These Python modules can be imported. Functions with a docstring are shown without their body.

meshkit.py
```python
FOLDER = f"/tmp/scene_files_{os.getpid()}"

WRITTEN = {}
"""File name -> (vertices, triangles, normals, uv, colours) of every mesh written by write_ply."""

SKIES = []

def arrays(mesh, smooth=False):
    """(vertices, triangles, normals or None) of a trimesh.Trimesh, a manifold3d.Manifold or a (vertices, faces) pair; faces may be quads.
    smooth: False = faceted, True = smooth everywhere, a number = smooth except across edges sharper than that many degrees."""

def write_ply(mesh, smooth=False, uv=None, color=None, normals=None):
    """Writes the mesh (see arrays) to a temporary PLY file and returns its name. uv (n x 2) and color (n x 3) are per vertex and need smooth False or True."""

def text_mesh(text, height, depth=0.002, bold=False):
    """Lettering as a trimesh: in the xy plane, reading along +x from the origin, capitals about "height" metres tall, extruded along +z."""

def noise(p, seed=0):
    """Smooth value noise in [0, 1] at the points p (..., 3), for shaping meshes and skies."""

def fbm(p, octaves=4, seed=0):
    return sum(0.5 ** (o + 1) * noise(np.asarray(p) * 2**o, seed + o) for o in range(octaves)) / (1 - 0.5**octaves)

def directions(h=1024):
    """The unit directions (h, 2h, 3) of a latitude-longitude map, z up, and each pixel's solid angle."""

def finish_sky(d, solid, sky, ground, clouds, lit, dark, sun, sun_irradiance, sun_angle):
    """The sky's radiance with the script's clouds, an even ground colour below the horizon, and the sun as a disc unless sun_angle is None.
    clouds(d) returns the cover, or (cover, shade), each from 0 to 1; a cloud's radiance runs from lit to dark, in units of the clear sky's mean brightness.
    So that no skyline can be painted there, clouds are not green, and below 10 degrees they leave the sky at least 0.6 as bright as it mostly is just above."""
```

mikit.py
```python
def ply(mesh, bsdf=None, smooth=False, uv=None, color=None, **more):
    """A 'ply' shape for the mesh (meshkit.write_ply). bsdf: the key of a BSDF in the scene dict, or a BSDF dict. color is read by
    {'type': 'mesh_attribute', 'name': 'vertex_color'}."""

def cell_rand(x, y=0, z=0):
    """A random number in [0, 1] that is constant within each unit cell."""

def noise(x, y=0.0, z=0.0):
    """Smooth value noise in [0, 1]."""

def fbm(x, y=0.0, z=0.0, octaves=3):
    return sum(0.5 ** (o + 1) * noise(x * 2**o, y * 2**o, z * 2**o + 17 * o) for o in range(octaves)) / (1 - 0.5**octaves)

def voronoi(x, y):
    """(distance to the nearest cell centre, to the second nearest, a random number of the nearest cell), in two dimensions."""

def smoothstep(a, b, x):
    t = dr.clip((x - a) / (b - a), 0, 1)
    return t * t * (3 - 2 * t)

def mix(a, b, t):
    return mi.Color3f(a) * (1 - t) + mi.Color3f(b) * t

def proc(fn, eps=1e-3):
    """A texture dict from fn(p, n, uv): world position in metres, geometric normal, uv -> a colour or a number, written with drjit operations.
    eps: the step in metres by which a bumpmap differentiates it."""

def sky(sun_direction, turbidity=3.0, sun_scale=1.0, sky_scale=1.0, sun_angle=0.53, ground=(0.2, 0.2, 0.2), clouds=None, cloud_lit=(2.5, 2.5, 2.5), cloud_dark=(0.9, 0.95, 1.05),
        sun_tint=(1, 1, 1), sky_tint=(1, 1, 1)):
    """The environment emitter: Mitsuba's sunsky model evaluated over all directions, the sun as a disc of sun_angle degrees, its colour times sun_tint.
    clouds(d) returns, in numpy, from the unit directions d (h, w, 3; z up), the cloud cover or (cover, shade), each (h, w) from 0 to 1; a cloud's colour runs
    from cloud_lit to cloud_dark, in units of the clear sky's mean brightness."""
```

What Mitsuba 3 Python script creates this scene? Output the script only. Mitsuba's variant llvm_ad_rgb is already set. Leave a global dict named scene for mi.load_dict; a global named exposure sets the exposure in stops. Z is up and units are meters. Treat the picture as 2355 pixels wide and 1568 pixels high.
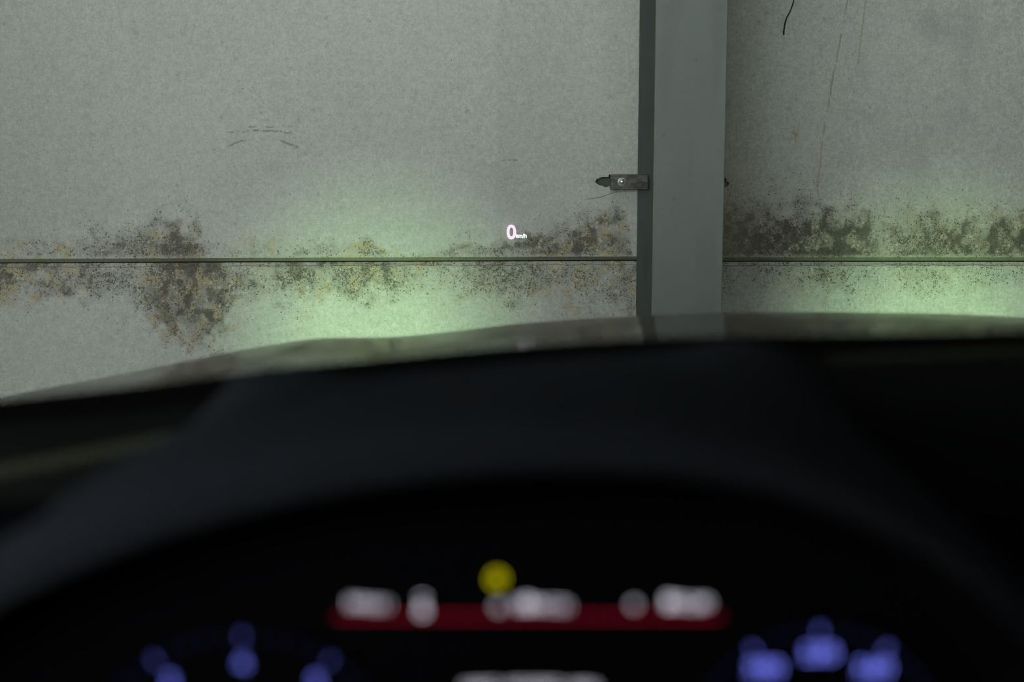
import math
import numpy as np
import trimesh
import manifold3d as m3
import drjit as dr
import mitsuba as mi
import mikit
import meshkit
from mikit import noise, fbm, voronoi, smoothstep, mix

T = mi.ScalarTransform4f
scene, labels = {}, {}

# ------------------------------------------------------------------ camera, light, exposure
EYE, F, PITCH = 1.25, 3271.0, math.radians(8.0)
C8, S8 = math.cos(PITCH), math.sin(PITCH)
WALL = 3.2
scene['camera'] = {
    'type': 'thinlens', 'fov_axis': 'x', 'fov': 2 * math.degrees(math.atan(2355 / 2 / F)),
    'aperture_radius': 0.0064, 'focus_distance': 3.19, 'near_clip': 0.01, 'far_clip': 100.0,
    'to_world': T().look_at(origin=[0, 0, EYE], target=[0, C8, EYE - S8], up=[0, 0, 1])}
# dull overcast daylight of the open yard
scene['sky'] = {'type': 'constant', 'radiance': {'type': 'rgb', 'value': [4.75, 4.95, 4.86]}, 'sampling_weight': 6.0}
exposure = 0.0
LAMP_X = (-0.31, 0.96)           # the car's two headlamps (car centre 0.32)
LAMP_Z, LAMP_Y = 0.70, 2.50
for i, x in enumerate(LAMP_X):
    scene['headlamp_light' + ('' if i == 0 else '_001')] = {
        'type': 'spot', 'intensity': {'type': 'rgb', 'value': [1.02, 1.62, 0.82]}, 'cutoff_angle': 31.0, 'beam_width': 10.0,
        'sampling_weight': 3.0,
        'to_world': T().look_at(origin=[x, LAMP_Y + 0.02, LAMP_Z], target=[x, WALL, LAMP_Z + 0.10], up=[0, 0, 1])}


# ------------------------------------------------------------------ helpers
def at(px, py, Y):
    """The point at depth Y that stands at this place of the 2355 x 1568 photograph."""
    a, b = (px - 1177.5) / F, (py - 784) / F
    d = np.array([a, C8 - b * S8, -S8 - b * C8])
    return d * (Y / d[1]) + [0, 0, EYE]


counts = {}


def obj(name, mesh, bsdf, parent=None, smooth=False, **more):
    key = name if parent is None else parent + '__' + name
    n = counts.get(key, 0)
    counts[key] = n + 1
    if n:
        key = f'{key}_{n:03d}'
    scene[key] = mikit.ply(mesh, bsdf, smooth, **more)
    return key


def tag(key, label=None, cat=None, group=None, kind=None):
    labels[key] = {k: v for k, v in (('label', label), ('category', cat), ('group', group), ('kind', kind)) if v}


def box(x0, x1, y0, y1, z0, z1, bevel=0.0):
    if bevel:
        c = [[x, y, z] for x in (x0 + bevel, x1 - bevel) for y in (y0 + bevel, y1 - bevel) for z in (z0 + bevel, z1 - bevel)]
        return m3.Manifold.hull_points(np.array([np.array(p) + bevel * np.array(o) for p in c for o in np.vstack([np.eye(3), -np.eye(3)])]))
    return m3.Manifold.cube([x1 - x0, y1 - y0, z1 - z0]).translate([x0, y0, z0])


def grid_mesh(rows, flip=False):
    """A surface through rows of points (all rows equally long)."""
    rows = np.asarray(rows, float)
    n, m = rows.shape[:2]
    i, j = np.meshgrid(np.arange(n - 1), np.arange(m - 1), indexing='ij')
    a = (i * m + j).ravel()
    f = np.vstack([np.stack([a, a + 1, a + m + 1], 1), np.stack([a, a + m + 1, a + m], 1)])
    return trimesh.Trimesh(rows.reshape(-1, 3), f[:, ::-1] if flip else f, process=False)


def resample(pts, n):
    """n points evenly along a smooth curve through pts."""
    from scipy.interpolate import PchipInterpolator
    pts = np.asarray(pts, float)
    s = np.r_[0, np.cumsum(np.linalg.norm(np.diff(pts, axis=0), axis=1))]
    return PchipInterpolator(s / s[-1], pts, axis=0)(np.linspace(0, 1, n))


def smooth_rows(rows, k):
    """Rows interpolated smoothly between the given ones."""
    from scipy.interpolate import PchipInterpolator
    rows = np.asarray(rows, float)
    t = np.linspace(0, 1, len(rows))
    return PchipInterpolator(t, rows, axis=0)(np.linspace(0, 1, k))


def tube(pts, r, sides=10):
    p = np.asarray(pts, float)
    r = np.broadcast_to(r, (len(p),))
    t = np.gradient(p, axis=0)
    t /= np.linalg.norm(t, axis=1, keepdims=True)
    a = np.cross(t, [0.13, 0.97, 0.2])
    a /= np.linalg.norm(a, axis=1, keepdims=True)
    b = np.cross(t, a)
    ang = np.arange(sides + 1) * 2 * np.pi / sides
    return grid_mesh(p[:, None] + r[:, None, None] * (np.cos(ang)[None, :, None] * a[:, None] + np.sin(ang)[None, :, None] * b[:, None]))


# ------------------------------------------------------------------ materials
def rgb(*c):
    return {'type': 'rgb', 'value': list(c)}


def ramp(x, knots):
    """Piecewise linear through (x, value) knots."""
    out, slope = mi.Float(knots[0][1]), 0.0
    for (xa, ya), (xb, yb) in zip(knots, knots[1:]):
        s = (yb - ya) / max(xb - xa, 1e-4)
        out += (s - slope) * dr.maximum(x - xa, 0)
        slope = s
    out -= slope * dr.maximum(x - knots[-1][0], 0)
    return out


# how far the growth reaches from the joint, and how thick it is, along the wall (metres)
UL = [(-1.154, 0.037), (-1.056, 0.043), (-0.978, 0.047), (-0.943, 0.061), (-0.899, 0.051), (-0.821, 0.071), (-0.799, 0.098), (-0.723, 0.096), (-0.693, 0.059), (-0.664, 0.041), (-0.605, 0.034), (-0.546, 0.047), (-0.507, 0.027), (-0.429, 0.033), (-0.331, 0.055), (-0.292, 0.025), (-0.243, 0.014), (-0.174, 0.016), (-0.125, 0.039), (-0.096, 0.061), (-0.066, 0.033), (-0.007, 0.047), (0.061, 0.061), (0.110, 0.071), (0.159, 0.086), (0.218, 0.106), (0.243, 0.112), (0.263, 0.069), (0.273, 0.004)]
ULD = [(-1.154, 0.3), (-0.978, 0.35), (-0.943, 0.6), (-0.821, 0.75), (-0.762, 0.95), (-0.703, 0.7), (-0.664, 0.4), (-0.468, 0.4), (-0.311, 0.5), (-0.243, 0.25), (-0.164, 0.3), (-0.096, 0.7), (-0.056, 0.5), (-0.007, 0.7), (0.061, 0.8), (0.257, 0.9)]
LL = [(-1.154, 0.076), (-1.056, 0.073), (-0.958, 0.083), (-0.860, 0.093), (-0.811, 0.127), (-0.762, 0.186), (-0.713, 0.201), (-0.664, 0.167), (-0.630, 0.108), (-0.586, 0.086), (-0.566, 0.073), (-0.468, 0.083), (-0.409, 0.078), (-0.321, 0.088), (-0.243, 0.065), (-0.174, 0.059), (-0.076, 0.073), (-0.027, 0.098), (0.022, 0.088), (0.061, 0.073), (0.120, 0.103), (0.198, 0.103), (0.283, 0.110)]
LLD = [(-1.154, 0.85), (-1.085, 0.75), (-0.987, 0.65), (-0.899, 0.4), (-0.840, 0.5), (-0.762, 0.95), (-0.684, 0.95), (-0.625, 0.55), (-0.586, 0.55), (-0.527, 0.65), (-0.419, 0.65), (-0.272, 0.75), (-0.213, 0.5), (-0.135, 0.35), (-0.056, 0.65), (0.022, 0.6), (0.081, 0.35), (0.198, 0.5), (0.283, 0.65)]
UR = [(0.473, 0.132), (0.571, 0.127), (0.659, 0.120), (0.757, 0.116), (0.826, 0.098), (0.904, 0.102), (0.982, 0.108), (1.061, 0.102), (1.154, 0.110)]
URD = [(0.473, 0.95), (0.708, 0.95), (0.796, 0.92), (0.865, 0.62), (0.933, 0.68), (0.982, 0.95), (1.061, 0.9), (1.154, 1.0)]
LR = [(0.473, 0.078), (0.532, 0.059), (0.639, 0.059), (0.708, 0.078), (0.767, 0.069), (0.855, 0.049), (0.914, 0.059), (0.982, 0.059), (1.061, 0.059), (1.154, 0.049)]
LRD = [(0.473, 0.2), (0.532, 0.14), (0.639, 0.18), (0.708, 0.42), (0.767, 0.26), (0.855, 0.12), (0.914, 0.32), (0.982, 0.40), (1.041, 0.20), (1.154, 0.18)]
JOINT_L, JOINT_L_SLOPE, JOINT_R = 0.9823, 0.0041, 0.9812


def concrete(p, n, uv):
    X, Z = p.x, p.z
    g1, g2 = noise(X * 420, Z * 420), noise(X * 170 + 7, Z * 170)
    g3 = noise(X * 75 + 3, Z * 75)
    hatch = noise(X * 60, Z * 520) + noise(X * 520, Z * 70 + 5) - 1
    big = fbm(X * 2.6 + 4, Z * 2.6, 0, 3)
    left = X < 0.37
    zj = dr.select(left, JOINT_L + JOINT_L_SLOPE * X, JOINT_R)
    up = Z > zj
    h = dr.abs(Z - zj)
    rough = dr.select(left, 1.0, 1.25)
    v = 1 + rough * (0.22 * (g1 - 0.5) + 0.10 * (g2 - 0.5) + 0.05 * (g3 - 0.5) + 0.05 * hatch) + 0.12 * (big - 0.5)
    # cloudy grey scuffing of the right-hand panel, and the slightly darker right side of the upper left one
    scuff = smoothstep(0.4, 0.8, fbm(X * 7, Z * 5 + 3, 0, 3)) * smoothstep(0.7, 1.0, X) * smoothstep(1.05, 1.15, Z)
    v *= 1 - 0.26 * scuff * (0.4 + 1.2 * g2)
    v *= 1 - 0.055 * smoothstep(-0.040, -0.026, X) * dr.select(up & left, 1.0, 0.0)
    col = mi.Color3f(0.490, 0.512, 0.478) * v
    # soft round grey spots and pin holes
    d, _, r = voronoi(X * 11 + 2, Z * 11)
    col *= 1 - 0.16 * smoothstep(0.075, 0.02, d) * dr.select(r < 0.22, 1.0, 0.0)
    d, _, r = voronoi(X * 34 + 9, Z * 34)
    col *= 1 - 0.10 * smoothstep(0.16, 0.05, d) * dr.select(r < 0.22, 1.0, 0.0)
    d, _, r = voronoi(X * 42, Z * 42 + 5)
    col *= 1 - 0.7 * smoothstep(0.06, 0.03, d) * dr.select(r < 0.035, 1.0, 0.0)
    # ---- growth along the joint
    prof = dr.select(left, dr.select(up, ramp(X, UL), ramp(X, LL)), dr.select(up, ramp(X, UR), ramp(X, LR)))
    dens = dr.select(left, dr.select(up, ramp(X, ULD), ramp(X, LLD)), dr.select(up, ramp(X, URD), ramp(X, LRD)))
    e = fbm(X * 34, Z * 34 + 3, 0, 4)
    t = h / (prof * (0.45 + 1.1 * e) + 0.003)
    m = smoothstep(1.25, 0.55, t)
    m *= dr.select(up, 0.35 + 0.65 * smoothstep(0.008, 0.022, h), 1.0)
    clump = fbm(X * 19 + 11, Z * 19, 0, 3)
    k = m * dens * smoothstep(0.10, 0.55, clump + 0.28 * (dens - 0.5))
    # halo of thin olive dirt
    halo = smoothstep(1.0, 0.0, h / (prof * 1.7 + 0.02)) * dr.select(left, 0.22, dr.select(up, 0.75, 0.25))
    col = mix(col, mi.Color3f(0.36, 0.35, 0.24) * v, halo * 0.6)
    col = mix(col, mi.Color3f(0.245, 0.225, 0.175) * v, 0.88 * k)
    # ochre and rust-coloured tufts
    tuft = smoothstep(0.48, 0.68, fbm(X * 48 + 31, Z * 48 + 17, 0, 3)) * smoothstep(0.22, 0.55, noise(X * 9 + 2, Z * 9 + 8))
    col = mix(col, mi.Color3f(0.47, 0.38, 0.22) * (0.5 + 0.5 * v), dr.select(left, 0.55, 0.25) * tuft * smoothstep(1.4, 0.8, t))
    # pale grains
    d, _, r = voronoi(X * 95 + 3, Z * 95 + 1)
    col = mix(col, mi.Color3f(0.60, 0.58, 0.48), 0.55 * m * smoothstep(0.4, 0.15, d) * dr.select(r < 0.25, 1.0, 0.0))
    # black grains: irregular, crowding where the growth is thick; smudges where they merge; loose specks around
    fine = 0.46 * noise(X * 470 + 3, Z * 470) + 0.32 * noise(X * 230, Z * 230 + 8) + 0.22 * noise(X * 80 + 1, Z * 80 + 4)
    sp = m * (0.30 + 0.70 * smoothstep(0.25, 0.6, clump)) * (0.3 + 0.7 * dens)
    thr = 0.735 - 0.30 * sp
    grain = smoothstep(thr, thr + 0.13, fine) * smoothstep(0.05, 0.3, m)
    col = mix(col, mi.Color3f(0.095, 0.092, 0.072), 0.76 * grain)
    smudge = smoothstep(0.56 - 0.16 * k, 0.78 - 0.16 * k, fbm(X * 60 + 5, Z * 60 + 1, 0, 4)) * k
    col = mix(col, mi.Color3f(0.085, 0.085, 0.07), 0.82 * smudge)
    far = smoothstep(1.7, 0.9, t) * dens
    wob = 0.15 * (noise(X * 500, Z * 500 + 2) - 0.5)
    d, _, r = voronoi(X * 230, Z * 230)
    col = mix(col, mi.Color3f(0.06, 0.062, 0.05), 0.80 * smoothstep(0.38, 0.16, d + wob) * dr.select(r < 0.30 * sp + 0.10 * far, 1.0, 0.0))
    d, _, r = voronoi(X * 125 + 4, Z * 125)
    col = mix(col, mi.Color3f(0.06, 0.062, 0.05), 0.85 * smoothstep(0.28, 0.12, d + wob) * dr.select(r < 0.07 * sp + 0.03 * far, 1.0, 0.0))
    # whitish wisps on the lower panels
    w = fbm(X * 26, Z * 26 + 40, 0, 4)
    wisp = smoothstep(0.035, 0.0, dr.abs(w - 0.5)) * smoothstep(0.07, 0.14, h) * dr.select(up, 0.0, 1.0)
    col = mix(col, mi.Color3f(0.66, 0.66, 0.58), 0.40 * wisp * (1 - m))
    col = mix(col, mi.Color3f(0.05, 0.05, 0.04), smoothstep(0.0095, 0.012, p.y - WALL) * 0.85)  # recess shade put into the colour of pit and gap walls
    # dirt line at the edge of the lower chamfer, shade and green lamp glow painted into the upper one
    edge = 0.0092 + 0.003 * (noise(X * 40, 3) - 0.5) + 0.0015 * (noise(X * 160, 9) - 0.5)
    line = smoothstep(0.0016, 0.0004, dr.abs(h - edge)) * dr.select(up, 0.0, 0.55)
    col = mix(col, mi.Color3f(0.10, 0.09, 0.06), line)
    col = mix(col, mi.Color3f(0.13, 0.15, 0.09), dr.select(up & (h < 0.0098), 0.75, 0.0))
    # olive tint with the column's soft shade painted in, on the right-hand panel
    olive_shade = smoothstep(0.60, 0.45, X + 0.05 * (big - 0.5)) * dr.select(up & ~left, 1.0, 0.0)
    col = mix(col, mi.Color3f(0.30, 0.29, 0.19) * v, 0.55 * olive_shade)
    # rust runs on the right-hand panel
    zr = Z + 0.0
    xr = ramp(zr, [(1.128, 0.685), (1.157, 0.682), (1.196, 0.688), (1.273, 0.694), (1.330, 0.703), (1.397, 0.711), (1.463, 0.724), (1.557, 0.737)])
    on = smoothstep(1.118, 1.130, zr)
    gap = smoothstep(0.24, 0.60, 0.6 * noise(zr * 55, 4) + 0.4 * noise(zr * 190, 6) + 0.25 * smoothstep(1.3, 1.2, zr))
    run = smoothstep(0.0026, 0.0006, dr.abs(X - xr + 0.002 * (noise(zr * 120, 7) - 0.5))) * on * gap
    col = mix(col, mix((0.22, 0.19, 0.10), (0.38, 0.28, 0.14), smoothstep(1.40, 1.20, zr)), 0.66 * run)
    run2 = smoothstep(0.0028, 0.0008, dr.abs(X - 0.757 - 0.09 * (zr - 1.33))) * smoothstep(1.32, 1.335, zr) * smoothstep(0.5, 0.62, noise(zr * 42, 12))
    col = mix(col, mi.Color3f(0.24, 0.22, 0.12), 0.4 * run2)
    blot = smoothstep(0.016, 0.004, dr.sqrt(dr.square(X - 0.631) + dr.square(Z - 1.263))) * smoothstep(0.45, 0.65, noise(X * 260, Z * 260))
    col = mix(col, mi.Color3f(0.34, 0.22, 0.07), 0.6 * blot)
    # scuff marks on the left-hand upper panel
    def scratch(x0, x1, zc, xc, bend, width, amount, seed):
        c = zc - bend * dr.square(X - xc)
        s = smoothstep(width, width * 0.3, dr.abs(Z - c + 0.004 * (noise(X * 60, seed) - 0.5)))
        return amount * s * smoothstep(x0, x0 + 0.012, X) * smoothstep(x1, x1 - 0.012, X) * smoothstep(0.38, 0.66, 0.5 * noise(X * 110, Z * 260 + seed) + 0.5 * noise(X * 300, Z * 400 + seed))
    marks = scratch(-0.64, -0.58, 1.258, -0.55, 2.6, 0.0038, 0.65, 3) + scratch(-0.525, -0.47, 1.258, -0.57, 2.4, 0.0042, 0.75, 5) + scratch(-0.645, -0.48, 1.273, -0.56, 0.9, 0.0034, 0.7, 8) \
        + scratch(-0.55, -0.47, 1.283, -0.51, 2.0, 0.0035, 0.7, 11) + scratch(-0.60, -0.535, 1.283, -0.54, 0.6, 0.002, 0.6, 2) + scratch(-0.03, 0.022, 1.2065, 0.0, 1.2, 0.0034, 0.55, 6)
    col = mix(col, mi.Color3f(0.16, 0.17, 0.16), dr.minimum(marks, 0.62))
    # fine crack running to the clamp plate
    crack = smoothstep(0.0016, 0.0005, dr.abs(Z - ramp(X, [(0.158, 1.1195), (0.200, 1.126), (0.235, 1.138)]))) * smoothstep(0.155, 0.175, X) * smoothstep(0.24, 0.235, X)
    return mix(col, mi.Color3f(0.10, 0.10, 0.09), 0.6 * crack)


def paint_grey(p, n, uv):
    s = fbm(p.x * 6 + 2, p.z * 4, p.y * 6, 3)
    d, _, r = voronoi(p.x * 14 + 5, p.z * 14)
    spot = smoothstep(0.07, 0.02, d) * dr.select(r < 0.2, 0.18, 0.0)
    streak = smoothstep(0.62, 0.8, noise(p.x * 40, p.z * 5, 3)) * 0.06
    return mi.Color3f(0.160, 0.180, 0.170) * (1 + 0.10 * (s - 0.5) + 0.05 * (noise(p.x * 300, p.z * 300) - 0.5)) * (1 - spot - streak)


def paint_shaded(p, n, uv):  # column paint with the rear flange's shade put into the colour, plus drips
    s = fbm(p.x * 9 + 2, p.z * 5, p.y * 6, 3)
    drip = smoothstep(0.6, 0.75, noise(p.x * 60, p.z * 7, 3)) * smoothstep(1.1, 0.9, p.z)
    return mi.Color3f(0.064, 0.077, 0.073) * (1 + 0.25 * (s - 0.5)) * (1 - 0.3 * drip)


def worn_steel(p, n, uv):
    s = fbm(p.x * 60, p.z * 160, p.y * 60, 3)
    return mix((0.055, 0.053, 0.047), (0.125, 0.125, 0.118), smoothstep(0.3, 0.7, s))


def dash_grain(p, n, uv):
    return mi.Color3f(0.0138, 0.0160, 0.0198) * (0.85 + 0.3 * noise(p.x * 700, p.y * 700, p.z * 700))


def floor_col(p, n, uv):
    return mi.Color3f(0.26, 0.26, 0.25) * (0.8 + 0.4 * fbm(p.x * 3, p.y * 3, 0, 4))


M = {
    'concrete_material': {'type': 'diffuse', 'reflectance': mikit.proc(concrete)},
    'floor_material': {'type': 'diffuse', 'reflectance': mikit.proc(floor_col)},
    'column_paint': {'type': 'principled', 'base_color': mikit.proc(paint_grey), 'roughness': 0.55, 'specular': 0.3},
    'column_shaded_paint': {'type': 'principled', 'base_color': mikit.proc(paint_shaded), 'roughness': 0.6, 'specular': 0.25},
    'worn_steel_material': {'type': 'principled', 'base_color': mikit.proc(worn_steel), 'roughness': 0.45, 'metallic': 0.5},
    'zinc_material': {'type': 'principled', 'base_color': rgb(0.62, 0.62, 0.58), 'roughness': 0.22, 'metallic': 1.0},
    'thread_material': {'type': 'diffuse', 'reflectance': rgb(0.03, 0.03, 0.028)},
    'car_paint': {'type': 'twosided', 'bsdf': {'type': 'blendbsdf', 'weight': 0.46,
                  'gloss': {'type': 'principled', 'base_color': rgb(0.012, 0.012, 0.012), 'roughness': 0.07, 'specular': 0.5},
                  'dust': {'type': 'diffuse', 'reflectance': rgb(0.05, 0.046, 0.038)}}},
    'cabin_cloth': {'type': 'twosided', 'bsdf': {'type': 'diffuse', 'reflectance': rgb(0.03, 0.03, 0.03)}},
    'black_plastic': {'type': 'twosided', 'bsdf': {'type': 'diffuse', 'reflectance': rgb(0.003, 0.003, 0.003)}},
    'dash_material': {'type': 'twosided', 'bsdf': {'type': 'diffuse', 'reflectance': mikit.proc(dash_grain)}},
    'pad_material': {'type': 'twosided', 'bsdf': {'type': 'diffuse', 'reflectance': rgb(0.006, 0.0066, 0.0066)}},
    'lit_edge_material': {'type': 'twosided', 'bsdf': {'type': 'diffuse', 'reflectance': rgb(0.024, 0.028, 0.020)}},
    'screen_material': {'type': 'diffuse', 'reflectance': rgb(0.003, 0.003, 0.004)},
    'headliner_material': {'type': 'twosided', 'bsdf': {'type': 'diffuse', 'reflectance': rgb(0.06, 0.06, 0.058)}},
    'lens_material': {'type': 'twosided', 'bsdf': {'type': 'roughplastic', 'diffuse_reflectance': rgb(0.5, 0.52, 0.5), 'alpha': 0.1}},
    'windshield_glass': {'type': 'thindielectric', 'int_ior': 1.5, 'specular_transmittance': rgb(0.97, 1.0, 0.98)},
    'glow_base': {'type': 'diffuse', 'reflectance': rgb(0.01, 0.01, 0.01)},
}
scene.update(M)

# ------------------------------------------------------------------ the setting: yard floor and panel wall
obj('floor', box(-6, 6, -6, WALL + 0.2, -0.1, 0.0), 'floor_material')
obj('ceiling', box(-4.2, 2.5, -1.6, WALL + 0.2, 2.75, 2.95), 'floor_material')
tag('ceiling', 'grey concrete ceiling of the parking bay', kind='structure')
obj('added_wall_left', box(-1.75, -1.6, 1.0, WALL + 0.1, 0, 2.75), 'floor_material')  # added out of view to darken the wall's left end
tag('added_wall_left', 'added unseen wall piece that darkens the left end of the panel wall', kind='structure')
obj('added_wall_right', box(1.50, 1.66, -1.6, WALL + 0.1, 0, 2.75), 'floor_material')  # added out of view to keep light off the cabin and right panels
tag('added_wall_right', 'added unseen side wall that darkens the cabin and the right panels', kind='structure')
tag('floor', 'grey concrete ground of the parking place', kind='structure')


def panel(x0, x1, z0, z1, top, bottom, line, seed):
    """A precast slab; chamfered and slightly chipped along the joint. line(x): height of the joint's middle."""
    xs = np.linspace(x0, x1, int((x1 - x0) / 0.006) + 2)
    rag = lambda s: 0.0022 * (meshkit.fbm(np.stack([xs * 60, xs * 0 + s, xs * 0], 1), 3, seed) - 0.5)  # noqa: E731
    ch, back = 0.0075, WALL + 0.14
    zt = line(xs) - 0.0013 if top else xs * 0 + z1
    zb = line(xs) + 0.0013 if bottom else xs * 0 + z0
    ct, cb = (ch + rag(1) * 1.4 if top else xs * 0 + 0.001), (ch + rag(2) if bottom else xs * 0 + 0.001)
    ring = [np.stack([xs, xs * 0 + y, z], 1) for y, z in ((WALL, zb + cb), (WALL, zt - ct), (WALL + 0.008, zt), (back, zt), (back, zb), (WALL + 0.008, zb))]
    rows = np.stack(ring + [ring[0]], 1)                           # stations x 7
    n, m = len(xs), 6
    v = rows[:, :6].reshape(-1, 3)
    i, j = np.meshgrid(np.arange(n - 1), np.arange(m), indexing='ij')
    a, b = (i * m + j).ravel(), (i * m + (j + 1) % m).ravel()
    f = np.vstack([np.stack([a, a + m, b], 1), np.stack([b, a + m, b + m], 1)])
    cap = np.array([[0, k, k + 1] for k in range(1, 5)])
    f = np.vstack([f, cap, cap[:, ::-1] + (n - 1) * m])
    t = trimesh.Trimesh(v, f, process=False)
    if t.volume < 0:
        t.invert()
    return m3.Manifold(m3.Mesh(np.asarray(t.vertices, np.float32), np.asarray(t.faces, np.uint32)))


def chip(px, seed, depth=0.03):
    """A ragged pit to cut out of a panel."""
    rng = np.random.default_rng(seed)
    p = resample(np.array([at(a, b, WALL) for a, b in px + px[:1]]), 40)[:-1]
    p += rng.normal(0, 0.0017, p.shape)
    c = p.mean(0)
    front = m3.CrossSection([p[:, [0, 2]][:: 1 if trimesh.path.util.is_ccw(np.vstack([p[:, [0, 2]], p[:1, [0, 2]]])) else -1]])
    s = m3.Manifold.extrude(front, depth)
    s = s.translate([0, 0, -depth / 2])
    # (x, z, t) -> (x, y, z)
    m = s.to_mesh()
    v = m.vert_properties[:, :3]
    k = (v[:, 2] + depth / 2) / depth
    w = np.stack([v[:, 0], WALL + 0.5 * depth - v[:, 2] - 0.5 * depth + 0.002, v[:, 1]], 1)
    return w, np.asarray(m.tri_verts)


left_line = lambda x: JOINT_L + JOINT_L_SLOPE * x  # noqa: E731
right_line = lambda x: JOINT_R + 0 * x  # noqa: E731
SPLIT = 0.352


def pit(px, seed):
    w, f = chip(px, seed)
    t = trimesh.Trimesh(w, f, process=False)
    if t.volume < 0:
        t.invert()
    return m3.Manifold(m3.Mesh(np.asarray(t.vertices, np.float32), np.asarray(t.faces, np.uint32)))


up_l = panel(-4.0, SPLIT - 0.006, 0, 3.3, False, True, left_line, 3) - pit([(1369, 417), (1378, 408), (1390, 405), (1398, 407), (1404, 401), (1416, 404), (1416, 424), (1403, 426), (1394, 430), (1386, 426), (1376, 424)], 5)
up_r = panel(SPLIT + 0.006, 2.9, 0, 3.3, False, True, right_line, 4) - pit([(1640, 410), (1668, 409), (1672, 418), (1676, 422), (1671, 430), (1640, 432)], 6)
obj('panel', up_l, 'concrete_material', 'wall_back')
obj('panel', up_r, 'concrete_material', 'wall_back')
obj('panel', panel(-4.0, SPLIT - 0.006, 0, 0, True, False, left_line, 5), 'concrete_material', 'wall_back')
obj('panel', panel(SPLIT + 0.006, 2.9, 0, 0, True, False, right_line, 6), 'concrete_material', 'wall_back')
tag('wall_back', 'grey precast concrete panel wall with mouldy horizontal joint', kind='structure')
tag('wall_back__panel', 'upper panel left of the steel column, mould along its lower edge')
tag('wall_back__panel_001', 'upper panel right of the steel column with rust run and dark mould')
tag('wall_back__panel_002', 'lower panel left of the steel column, lit green by the headlamp')
tag('wall_back__panel_003', 'lower panel right of the steel column, lit green')

# added strip lamp, out of view, brightening the left of the wall
obj('housing', box(-0.92, -0.18, 2.04, 2.20, 2.69, 2.75, 0.006), 'lens_material', 'added_lamp')
k = obj('diffuser', box(-0.88, -0.22, 2.07, 2.17, 2.67, 2.69, 0.004), 'lens_material', 'added_lamp')
scene[k]['emitter'] = {'type': 'area', 'radiance': rgb(33, 34.5, 31), 'sampling_weight': 4.0}
tag('added_lamp', 'added unseen strip lamp that brightens the panel wall', 'lamp')

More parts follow.
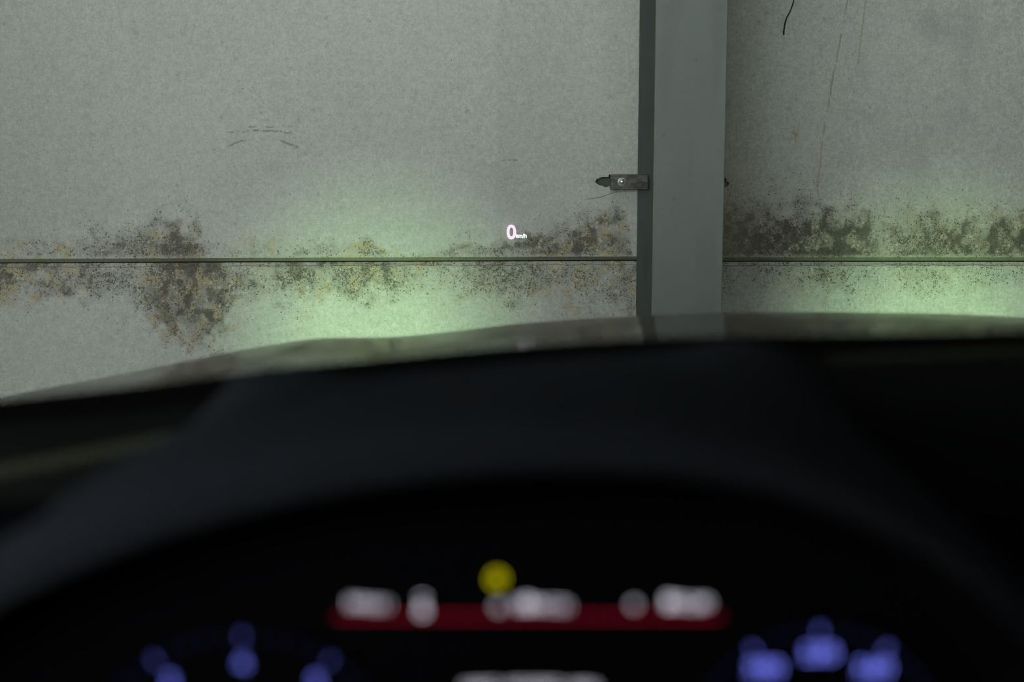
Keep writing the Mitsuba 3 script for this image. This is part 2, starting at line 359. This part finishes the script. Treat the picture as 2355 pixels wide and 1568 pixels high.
# ------------------------------------------------------------------ steel column
FRONT, HALF = 2.837, 0.0694
CX0, CX1 = 0.2817, 0.4211                                             # the front flange's edges
cxm = (CX0 + CX1) / 2
obj('front_flange', box(CX0, CX1, FRONT, FRONT + 0.014, 0, 3.3, 0.0012), 'column_paint', 'steel_column')
obj('web', box(cxm - 0.0045, cxm + 0.0045, FRONT + 0.014, WALL - 0.014, 0, 3.3), 'column_paint', 'steel_column')
obj('rear_flange', box(CX0 - 0.0010, CX1 + 0.001, WALL - 0.014, WALL, 0, 3.3, 0.0012), 'column_shaded_paint', 'steel_column')
tag('steel_column', 'grey-green painted steel column standing against the concrete panel wall', 'column')
tag('steel_column__rear_flange', 'rear flange along the left edge with shade put into its colour')

# clamp plate: bolted to the panel, lapping over the rear flange
a, b = at(1404, 401, WALL - 0.02), at(1490, 436, WALL - 0.02)
px0, px1, pz0, pz1 = a[0], b[0], b[2], a[2]
plate = box(px0, px1, WALL - 0.025, WALL - 0.0145, pz0, pz1, 0.0014) + box(px0, px0 + 0.022, WALL - 0.016, WALL, pz0 + 0.001, pz1 - 0.001)
obj('plate', plate, 'worn_steel_material', 'clamp_plate')
bc = at(1430, 418, WALL - 0.025)


def ring(r, depth, y, sides=40):
    c = trimesh.creation.cylinder(r, depth, sections=sides)
    c.apply_transform(trimesh.transformations.rotation_matrix(math.pi / 2, [1, 0, 0]))
    c.apply_translation([bc[0], y, bc[2]])
    return c


obj('washer', ring(0.0098, 0.002, WALL - 0.026), 'zinc_material', 'clamp_plate')
nut = ring(0.0078, 0.0065, WALL - 0.0302, 6)
obj('nut', nut, 'zinc_material', 'clamp_plate')
stud = trimesh.creation.revolve(np.array([[0, 0], [0.0042, 0], [0.0042, 0.0055], [0.0030, 0.0075], [0, 0.0083]]), sections=32)
stud.apply_transform(trimesh.transformations.rotation_matrix(math.pi / 2, [1, 0, 0]))
stud.apply_translation([bc[0], WALL - 0.033, bc[2]])
obj('bolt', stud, 'zinc_material', 'clamp_plate', smooth=40)
tag('clamp_plate', 'dark steel clamp plate bolted to the panel left of the column', 'clamp plate')
tag('clamp_plate__bolt', 'shiny bolt end')

# thin dark thread hanging on the right-hand panel
tp = resample([at(x, y, WALL - 0.0035) for x, y in ((1832, -40), (1825, 2), (1818, 24), (1808, 44), (1804, 62), (1802, 80))], 60)
obj('thread', tube(tp, np.linspace(0.0009, 0.0015, 60)), 'thread_material', smooth=True)
tag('thread', 'thin dark curved thread hanging on the right-hand upper concrete panel', 'thread')


# ------------------------------------------------------------------ glowing signs
def glow(name, mesh, colour, parent, weight=0.02):
    key = obj(name, mesh, 'glow_base', parent)
    scene[key]['emitter'] = {'type': 'area', 'radiance': rgb(*colour), 'sampling_weight': weight}
    return key


def stand(mesh, x, y, z, sx=1.0, sz=1.0, turn=0.0):
    """Lettering from the xy plane onto an upright plate facing the driver, its middle at x, z."""
    m = mesh.copy()
    v = m.vertices - [*(m.bounds.mean(0)[:2]), 0]
    c, s = math.cos(turn), math.sin(turn)
    v = v * [sx, sz, 1]
    v = np.stack([v[:, 0] * c + v[:, 1] * s, -v[:, 0] * s + v[:, 1] * c, v[:, 2]], 1)
    m.vertices = np.stack([v[:, 0] + x, y - v[:, 2], v[:, 1] + z], 1)
    return m


HUD = WALL - 0.02
zero = meshkit.text_mesh('0', 0.0285, 0.001, bold=True)
w = zero.extents[0]
c = at(1176, 533, HUD)
fat = [zero.copy() for _ in range(8)]
for k, q in enumerate(fat):
    q.apply_translation([0.0011 * math.cos(k * math.pi / 4), 0.0011 * math.sin(k * math.pi / 4), 0])
zero = trimesh.util.concatenate(fat)
glow('digit', stand(zero, c[0], HUD, c[2], 0.0212 / zero.extents[0]), (1.15, 0.93, 1.10), 'speed_readout')
unit = meshkit.text_mesh('km/h', 0.0078, 0.001, bold=True)
unit = trimesh.util.concatenate([unit.copy().apply_translation([dx, dz, 0]) for dx in (-0.0005, 0, 0.0005) for dz in (-0.0004, 0.0004)])
c = at(1199, 542.5, HUD)
glow('unit', stand(unit, c[0], HUD, c[2], 0.0245 / unit.extents[0]), (1.10, 1.12, 1.20), 'speed_readout')
tag('speed_readout', 'white glowing projected zero km/h speed readout against the upper left panel', 'speed readout')

# ------------------------------------------------------------------ the car
DEEP = 0.80                                                          # depth of the dashboard's stations
# hood: crest line across the car, then its fall towards the windscreen base and the nose
crest = np.array([(-0.80, 0.872), (-0.695, 0.9035), (-0.576, 0.926), (-0.457, 0.950), (-0.339, 0.9725), (-0.268, 0.9815), (-0.192, 0.9822), (-0.104, 0.9890), (0.013, 1.0025), (0.13, 1.0108), (0.247, 1.0165), (0.35, 1.019), (0.423, 1.0190), (0.598, 1.0170), (0.689, 1.0135), (0.85, 1.0), (0.98, 0.978), (1.10, 0.95), (1.24, 0.93), (1.36, 0.89)])
from scipy.interpolate import PchipInterpolator  # noqa: E402
hz = PchipInterpolator(crest[:, 0], crest[:, 1])
hx = np.linspace(-0.80, 1.36, 150)
rows = []
for y in np.r_[np.linspace(1.24, 2.3, 40), np.linspace(2.32, 2.47, 12)]:
    d = y - 1.93
    dz = -0.088 * d - (0.18 if d > 0 else 0.02) * d * d - (max(0, y - 2.25) / 0.22) ** 3 * 0.12
    rows.append(np.stack([hx, hx * 0 + y, hz(hx) + dz - 0.0015], 1))
rows.append(rows[-1] + [0, 0.004, -0.02])
under = [r - [0, 0.002, 0.012] for r in rows[::-1]]
obj('hood', grid_mesh(rows + under), 'car_paint', 'car', smooth=50)
# nose below the hood
nose = [np.stack([hx, 2.475 + 0 * hx + dy - 0.10 * ((hx - 0.28) / 1.08) ** 4, hx * 0 + z], 1) for dy, z in ((0, 0.66), (0.03, 0.60), (0.06, 0.50), (0.06, 0.36), (0.02, 0.24), (-0.05, 0.19))]
nose.insert(0, rows[-1] * [1, 1, 0] + [0, 0, 0.82])
obj('front_bumper', grid_mesh(nose), 'car_paint', 'car', smooth=50)
for x in LAMP_X:
    lm = m3.Manifold.sphere(0.06, 40).scale([1.5, 0.35, 0.7]).translate([x, LAMP_Y - 0.012, LAMP_Z])
    obj('headlamp', lm, 'black_plastic', 'car', smooth=True)
    lens = trimesh.creation.revolve(np.array([[0, 0.012], [0.02, 0.010], [0.04, 0.004], [0.046, 0]]), sections=36)
    lens.apply_transform(trimesh.transformations.rotation_matrix(-math.pi / 2, [1, 0, 0]))
    lens.apply_translation([x, LAMP_Y + 0.006, LAMP_Z])
    k = obj('lens', lens, 'lens_material', 'car__headlamp' + ('' if x == LAMP_X[0] else '_001'), smooth=True)
    scene[k]['emitter'] = {'type': 'area', 'radiance': rgb(40, 65, 32), 'sampling_weight': 2.0}
# windscreen
ws = []
for t in np.linspace(0, 1, 14):
    u = np.linspace(-1, 1, 40)
    y, z = 1.20 - 0.72 * t, 1.02 + 0.52 * t
    ws.append(np.stack([0.32 + u * (0.76 - 0.12 * t), y - 0.14 * u ** 2, z + 0.04 * t * (1 - t) + 0 * u], 1))
obj('windshield', grid_mesh(ws), 'windshield_glass', 'car', smooth=True)
tag('car__windshield', 'clear windscreen')
top = ws[-1]
roof = [top + [0, 0.01, 0.012], top + [0, -0.2, 0.035], top + [0, -0.7, 0.05], top + [0, -1.3, 0.02], top + [0, -1.7, -0.10]]
obj('roof', grid_mesh([r * 1.0 for r in roof] + [r - [0, 0, 0.02] for r in roof[::-1]]), 'headliner_material', 'car', smooth=50)
for s in (0, -1):
    edge = np.array([r[s] for r in ws])
    k = obj('pillar', tube(edge + [0.03 * (1 if s else -1), 0, 0], 0.03, 14), 'headliner_material', 'car', smooth=True)

# cabin: doors below the side windows, opaque side and rear panels added to keep daylight out
for x, s in ((-0.52, 1), (1.16, -1)):
    q = [np.array([[x + s * dx, y, z] for y in np.linspace(-1.7, 0.85, 20)]) for dx, z in ((0, 0.25), (-0.03, 0.6), (0, 0.95), (0.02, 1.02), (0.05, 1.00), (0.06, 0.6), (0.06, 0.25))]
    obj('door_panel', grid_mesh(q), 'cabin_cloth', 'car', smooth=50)
for x, s in ((-0.52, 1), (1.16, -1)):
    q = [np.array([[x + s * dx, y, z] for y in np.linspace(-1.7, -0.02 if s > 0 else 0.1, 12)]) for dx, z in ((0.02, 1.0), (0.06, 1.25), (0.12, 1.5), (0.14, 1.5), (0.08, 1.25), (0.05, 1.0))]
    obj('added_side_panel', grid_mesh(q), 'cabin_cloth', 'car', smooth=50)
q = [np.array([[x, y, z] for x in np.linspace(-0.52, 1.16, 12)]) for y, z in ((-1.75, 0.25), (-1.80, 0.9), (-1.72, 1.44), (-1.69, 1.45), (-1.68, 1.3), (-1.6, 0.9), (-1.6, 0.25))]
obj('added_rear_panel', grid_mesh(q), 'cabin_cloth', 'car', smooth=50)
q = [np.array([[x, y, 0.27] for x in np.linspace(-0.52, 1.16, 6)]) for y in np.linspace(-1.7, 1.2, 8)]
obj('cabin_floor', grid_mesh(q), 'cabin_cloth', 'car')

# dashboard pad: rows from the windscreen edge towards the driver
far = [(-500, 990), (-200, 950), (0, 921), (300, 888), (500, 863), (640, 846), (820, 829), (1000, 811), (1300, 787), (1600, 773), (1750, 770), (2000, 768), (2355, 762), (2600, 760), (2900, 762)]
N = 120


def row(px, Y, dy=0.0):
    q = resample(np.array(px, float), N)
    return np.array([at(x, y + dy, Y * DEEP) for x, y in q])


dark = [row(far, 1.04, 0), row(far, 0.99, 34), row([(x, y + 60) for x, y in far], 0.95)]
obj('defroster_strip', grid_mesh(smooth_rows([dark[0] - [0, -0.004, 0.03], *dark], 12)), 'black_plastic', 'car__dashboard', smooth=50)
ridge = [(-500, 1120), (-200, 1040), (0, 985), (300, 955), (500, 930), (820, 910), (1177, 890), (1600, 850), (1880, 828), (2100, 818), (2355, 808), (2600, 805), (2900, 806)]
mid = [(-500, 1230), (-200, 1130), (0, 1085), (200, 1048), (420, 1005), (820, 960), (1177, 940), (1600, 930), (1920, 925), (2100, 918), (2355, 908), (2600, 905), (2900, 905)]
low = [(-500, 1290), (-200, 1180), (0, 1125), (200, 1090), (420, 1050), (820, 1020), (1177, 1010), (1600, 1000), (1920, 990), (2100, 985), (2355, 975), (2600, 970), (2900, 970)]
base = [(-500, 2100), (0, 2000), (600, 1950), (1177, 1940), (1800, 1900), (2355, 1900), (2900, 1900)]
pad = [dark[2] - [0, 0, 0.0], row(ridge, 0.93), row(mid, 0.86), row(low, 0.85), row(base, 0.84)]
obj('pad', grid_mesh(smooth_rows(pad, 40)), 'pad_material', 'car__dashboard', smooth=60)
tag('car__dashboard', 'dark dashboard in the foreground')
tl = np.array([at(x, y, 0.857 * DEEP) for x, y in resample([(-300, 1165), (0, 1088), (200, 1050), (430, 1004)], 40)])
obj('lit_edge_strip', tube(tl, 0.004, 10), 'lit_edge_material', 'car__dashboard', smooth=True)  # light caught by the pad edge, put into a paler strip
tr = np.array([at(x, y, 0.925 * DEEP) for x, y in resample([(1900, 832), (2100, 822), (2355, 812), (2700, 806)], 40)])
obj('lit_edge_strip', tube(tr, 0.003, 10), 'lit_edge_material', 'car__dashboard', smooth=True)

# instrument hood: arch sections from its far edge to the lip, then back under it
s0 = [(455, 1010), (490, 930), (540, 868), (640, 843), (725, 846), (790, 866), (1000, 851), (1300, 824), (1560, 802), (1650, 785), (1720, 780), (1800, 802), (1880, 848), (1935, 910), (1975, 1000)]
s1 = [(300, 1120), (400, 1010), (520, 930), (680, 885), (850, 892), (1050, 880), (1250, 863), (1450, 850), (1650, 847), (1800, 870), (1900, 925), (1975, 1000), (2040, 1110)]
s2 = [(-60, 1300), (130, 1150), (330, 1040), (560, 965), (800, 920), (1050, 900), (1250, 888), (1450, 884), (1680, 905), (1850, 950), (1990, 1020), (2110, 1120), (2200, 1260)]
s3 = [(-500, 1640), (-200, 1390), (100, 1220), (420, 1095), (760, 1010), (1030, 970), (1250, 955), (1480, 960), (1750, 1000), (1960, 1070), (2150, 1170), (2330, 1310), (2480, 1500)]
s4 = [(x, y + 70) for x, y in s3]
s4b = [(x, y + 125) for x, y in s3]
s5 = [(-300, 1700), (-60, 1480), (180, 1340), (460, 1230), (780, 1160), (1030, 1130), (1250, 1115), (1480, 1120), (1720, 1150), (1900, 1210), (2080, 1300), (2240, 1430), (2360, 1600)]
s6 = [(-100, 1760), (60, 1560), (280, 1420), (520, 1320), (800, 1260), (1030, 1235), (1250, 1225), (1480, 1230), (1700, 1255), (1860, 1305), (2010, 1385), (2140, 1500), (2240, 1660)]
arch = [row(s0, 0.90), row(s1, 0.80), row(s2, 0.71), row(s3, 0.63), row(s4, 0.616), row(s4b, 0.614), row(s5, 0.64), row(s6, 0.675)]
arch = smooth_rows(arch, 71)
obj('instrument_hood', grid_mesh(arch[:51]), 'dash_material', 'car', smooth=60)
obj('inner_shroud', grid_mesh(arch[50:]), 'black_plastic', 'car__instrument_hood', smooth=60)  # cavity shade put into the blacker inside of the arch
tag('car__instrument_hood', 'dark arched hood over the instruments')

# instrument cluster
CY = 0.65 * DEEP
cl = 'car__instrument_cluster'
p0, p1 = at(-150, 1800, CY + 0.012), at(2500, 1170, CY + 0.012)
obj('display', box(p0[0], p1[0], CY + 0.004, CY + 0.024, EYE - 0.40, p1[2], 0.003), 'screen_material', cl)
MM = np.linalg.norm(at(1178, 1400, CY) - at(1177, 1400, CY))         # one photograph pixel here, in metres


def strokes(kind, h):
    """A small blurred-out character as strokes: bars, or a ring."""
    s, w = h * 0.2, h * 0.62
    bar = lambda x0, x1, z0, z1: trimesh.creation.box(bounds=[[x0, z0, 0], [x1, z1, 0.0004]])  # noqa: E731
    if kind == 'o':
        return trimesh.creation.annulus(r_min=h / 2 - s, r_max=h / 2, height=0.0004, sections=28)
    parts = {'i': [bar(0, s, 0, h)], 'n': [bar(0, s, 0, h), bar(w - s, w, 0, h)], 'l': [bar(0, s, 0, h * 0.7)],
             't': [bar(0, w, h - s, h), bar(0, w, 0, s)], 'e': [bar(0, w, 0, s), bar(0, w, h - s, h), bar(0, w, h / 2 - s / 2, h / 2 + s / 2)]}[kind]
    return trimesh.util.concatenate(parts)


def char(kind, px, py, hpx, colour):
    c = at(px, py, CY)
    return glow('character', stand(strokes(kind, hpx * MM), c[0], CY + 0.0035, c[2]), colour, cl)


WHITE = np.array([0.93, 0.90, 1.06]) * 0.50
for px, py, hp, kind, g in ((806, 1393, 22, 'n', 2.2), (828, 1394, 20, 'o', 2.2), (850, 1396, 20, 'e', 2.2), (871, 1397, 20, 'n', 2.2), (890, 1398, 18, 'i', 2.2),
                            (970, 1389, 22, 't', 3.4), (970, 1412, 20, 'o', 3.0),
                            (1146, 1402, 18, 'o', 2.2), (1192, 1397, 22, 'n', 2.3), (1212, 1394, 26, 'e', 3.2), (1232, 1397, 22, 'o', 2.3), (1253, 1398, 20, 'n', 2.3), (1272, 1398, 20, 't', 2.1), (1291, 1399, 20, 'e', 2.1), (1306, 1400, 20, 'i', 2.1),
                            (1460, 1397, 16, 'o', 2.4), (1540, 1390, 26, 'e', 3.4), (1564, 1392, 24, 'o', 2.6), (1590, 1394, 22, 't', 2.4), (1610, 1394, 22, 'n', 2.6), (1626, 1393, 20, 'o', 2.0)):
    char(kind, px, py, hp, WHITE * g)
for k in range(15):
    char('neotlne'[k % 7], 1072 + k * 21, 1590 - 3 * math.sin(k / 14 * math.pi), 22, WHITE * 1.9)
c0, c1 = at(770, 1424, CY), at(1662, 1426, CY)
glow('red_line', box(c0[0], c1[0], CY + 0.0032, CY + 0.0040, c1[2] - 2.0 * MM, c0[2] + 2.0 * MM), (0.23, 0.0, 0.012), cl)
tag(cl + '__red_line', 'glowing red line under the top row of the display')
c = at(1143, 1338, CY)
warn = trimesh.util.concatenate([trimesh.creation.annulus(r_min=11 * MM, r_max=16 * MM, height=0.0004, sections=36), trimesh.creation.box(bounds=[[-2.5 * MM, -3 * MM, 0], [2.5 * MM, 8 * MM, 0.0004]]), trimesh.creation.box(bounds=[[-2.5 * MM, -8 * MM, 0], [2.5 * MM, -5 * MM, 0.0004]])])
warn.vertices = np.stack([warn.vertices[:, 0] + c[0], CY + 0.0035 - warn.vertices[:, 2], warn.vertices[:, 1] + c[2]], 1)
glow('warning_light', warn, (1.0, 0.88, 0.0), cl)
tag(cl + '__warning_light', 'round yellow warning light')
BLUE = np.array([0.24, 0.28, 1.3])
for dial, (cx, cy, rt, rn, names, hp, g) in enumerate(((562, 1828, 380, 318, '12345678', 34, 1.15), (1882, 1731, 288, 236, ('20', '60', '80', '100', '120', '140', '160', '200'), 31, 1.75))):
    o = at(cx, cy, CY)
    rim = trimesh.creation.annulus(r_min=(rt + 14) * MM, r_max=(rt + 24) * MM, height=0.006, sections=90)
    rim.vertices = np.stack([rim.vertices[:, 0] + o[0], CY + 0.0045 - rim.vertices[:, 2], rim.vertices[:, 1] + o[2]], 1)
    obj('dial_rim', rim, 'black_plastic', cl)
    top = 3 if dial == 0 else 4
    for k in range(-2, 3):
        a = math.radians(32.5) * k
        n = meshkit.text_mesh(names[top + k], hp * MM, 0.0004)
        glow('dial_numeral', stand(n, o[0] + rn * MM * math.sin(a), CY + 0.0035, o[2] + rn * MM * math.cos(a)), BLUE * g, cl)
        glow('dial_tick', stand(trimesh.creation.box([7 * MM, 22 * MM, 0.0004]), o[0] + rt * MM * math.sin(a), CY + 0.0036, o[2] + rt * MM * math.cos(a), turn=a), BLUE * (0.45 if dial == 0 else 0.85), cl)
        for j in (1, 2, 3, 4):
            b = a + math.radians(6.5) * j
            if k < 2:
                glow('dial_tick', stand(trimesh.creation.box([3 * MM, 13 * MM, 0.0004]), o[0] + (rt + 4) * MM * math.sin(b), CY + 0.0036, o[2] + (rt + 4) * MM * math.cos(b), turn=b), BLUE * 0.09, cl)
tag(cl, 'dark instrument cluster with lit blue dial numerals and white text row')
tag('car', 'dark car seen from the driver seat, hood facing the concrete wall', 'car')
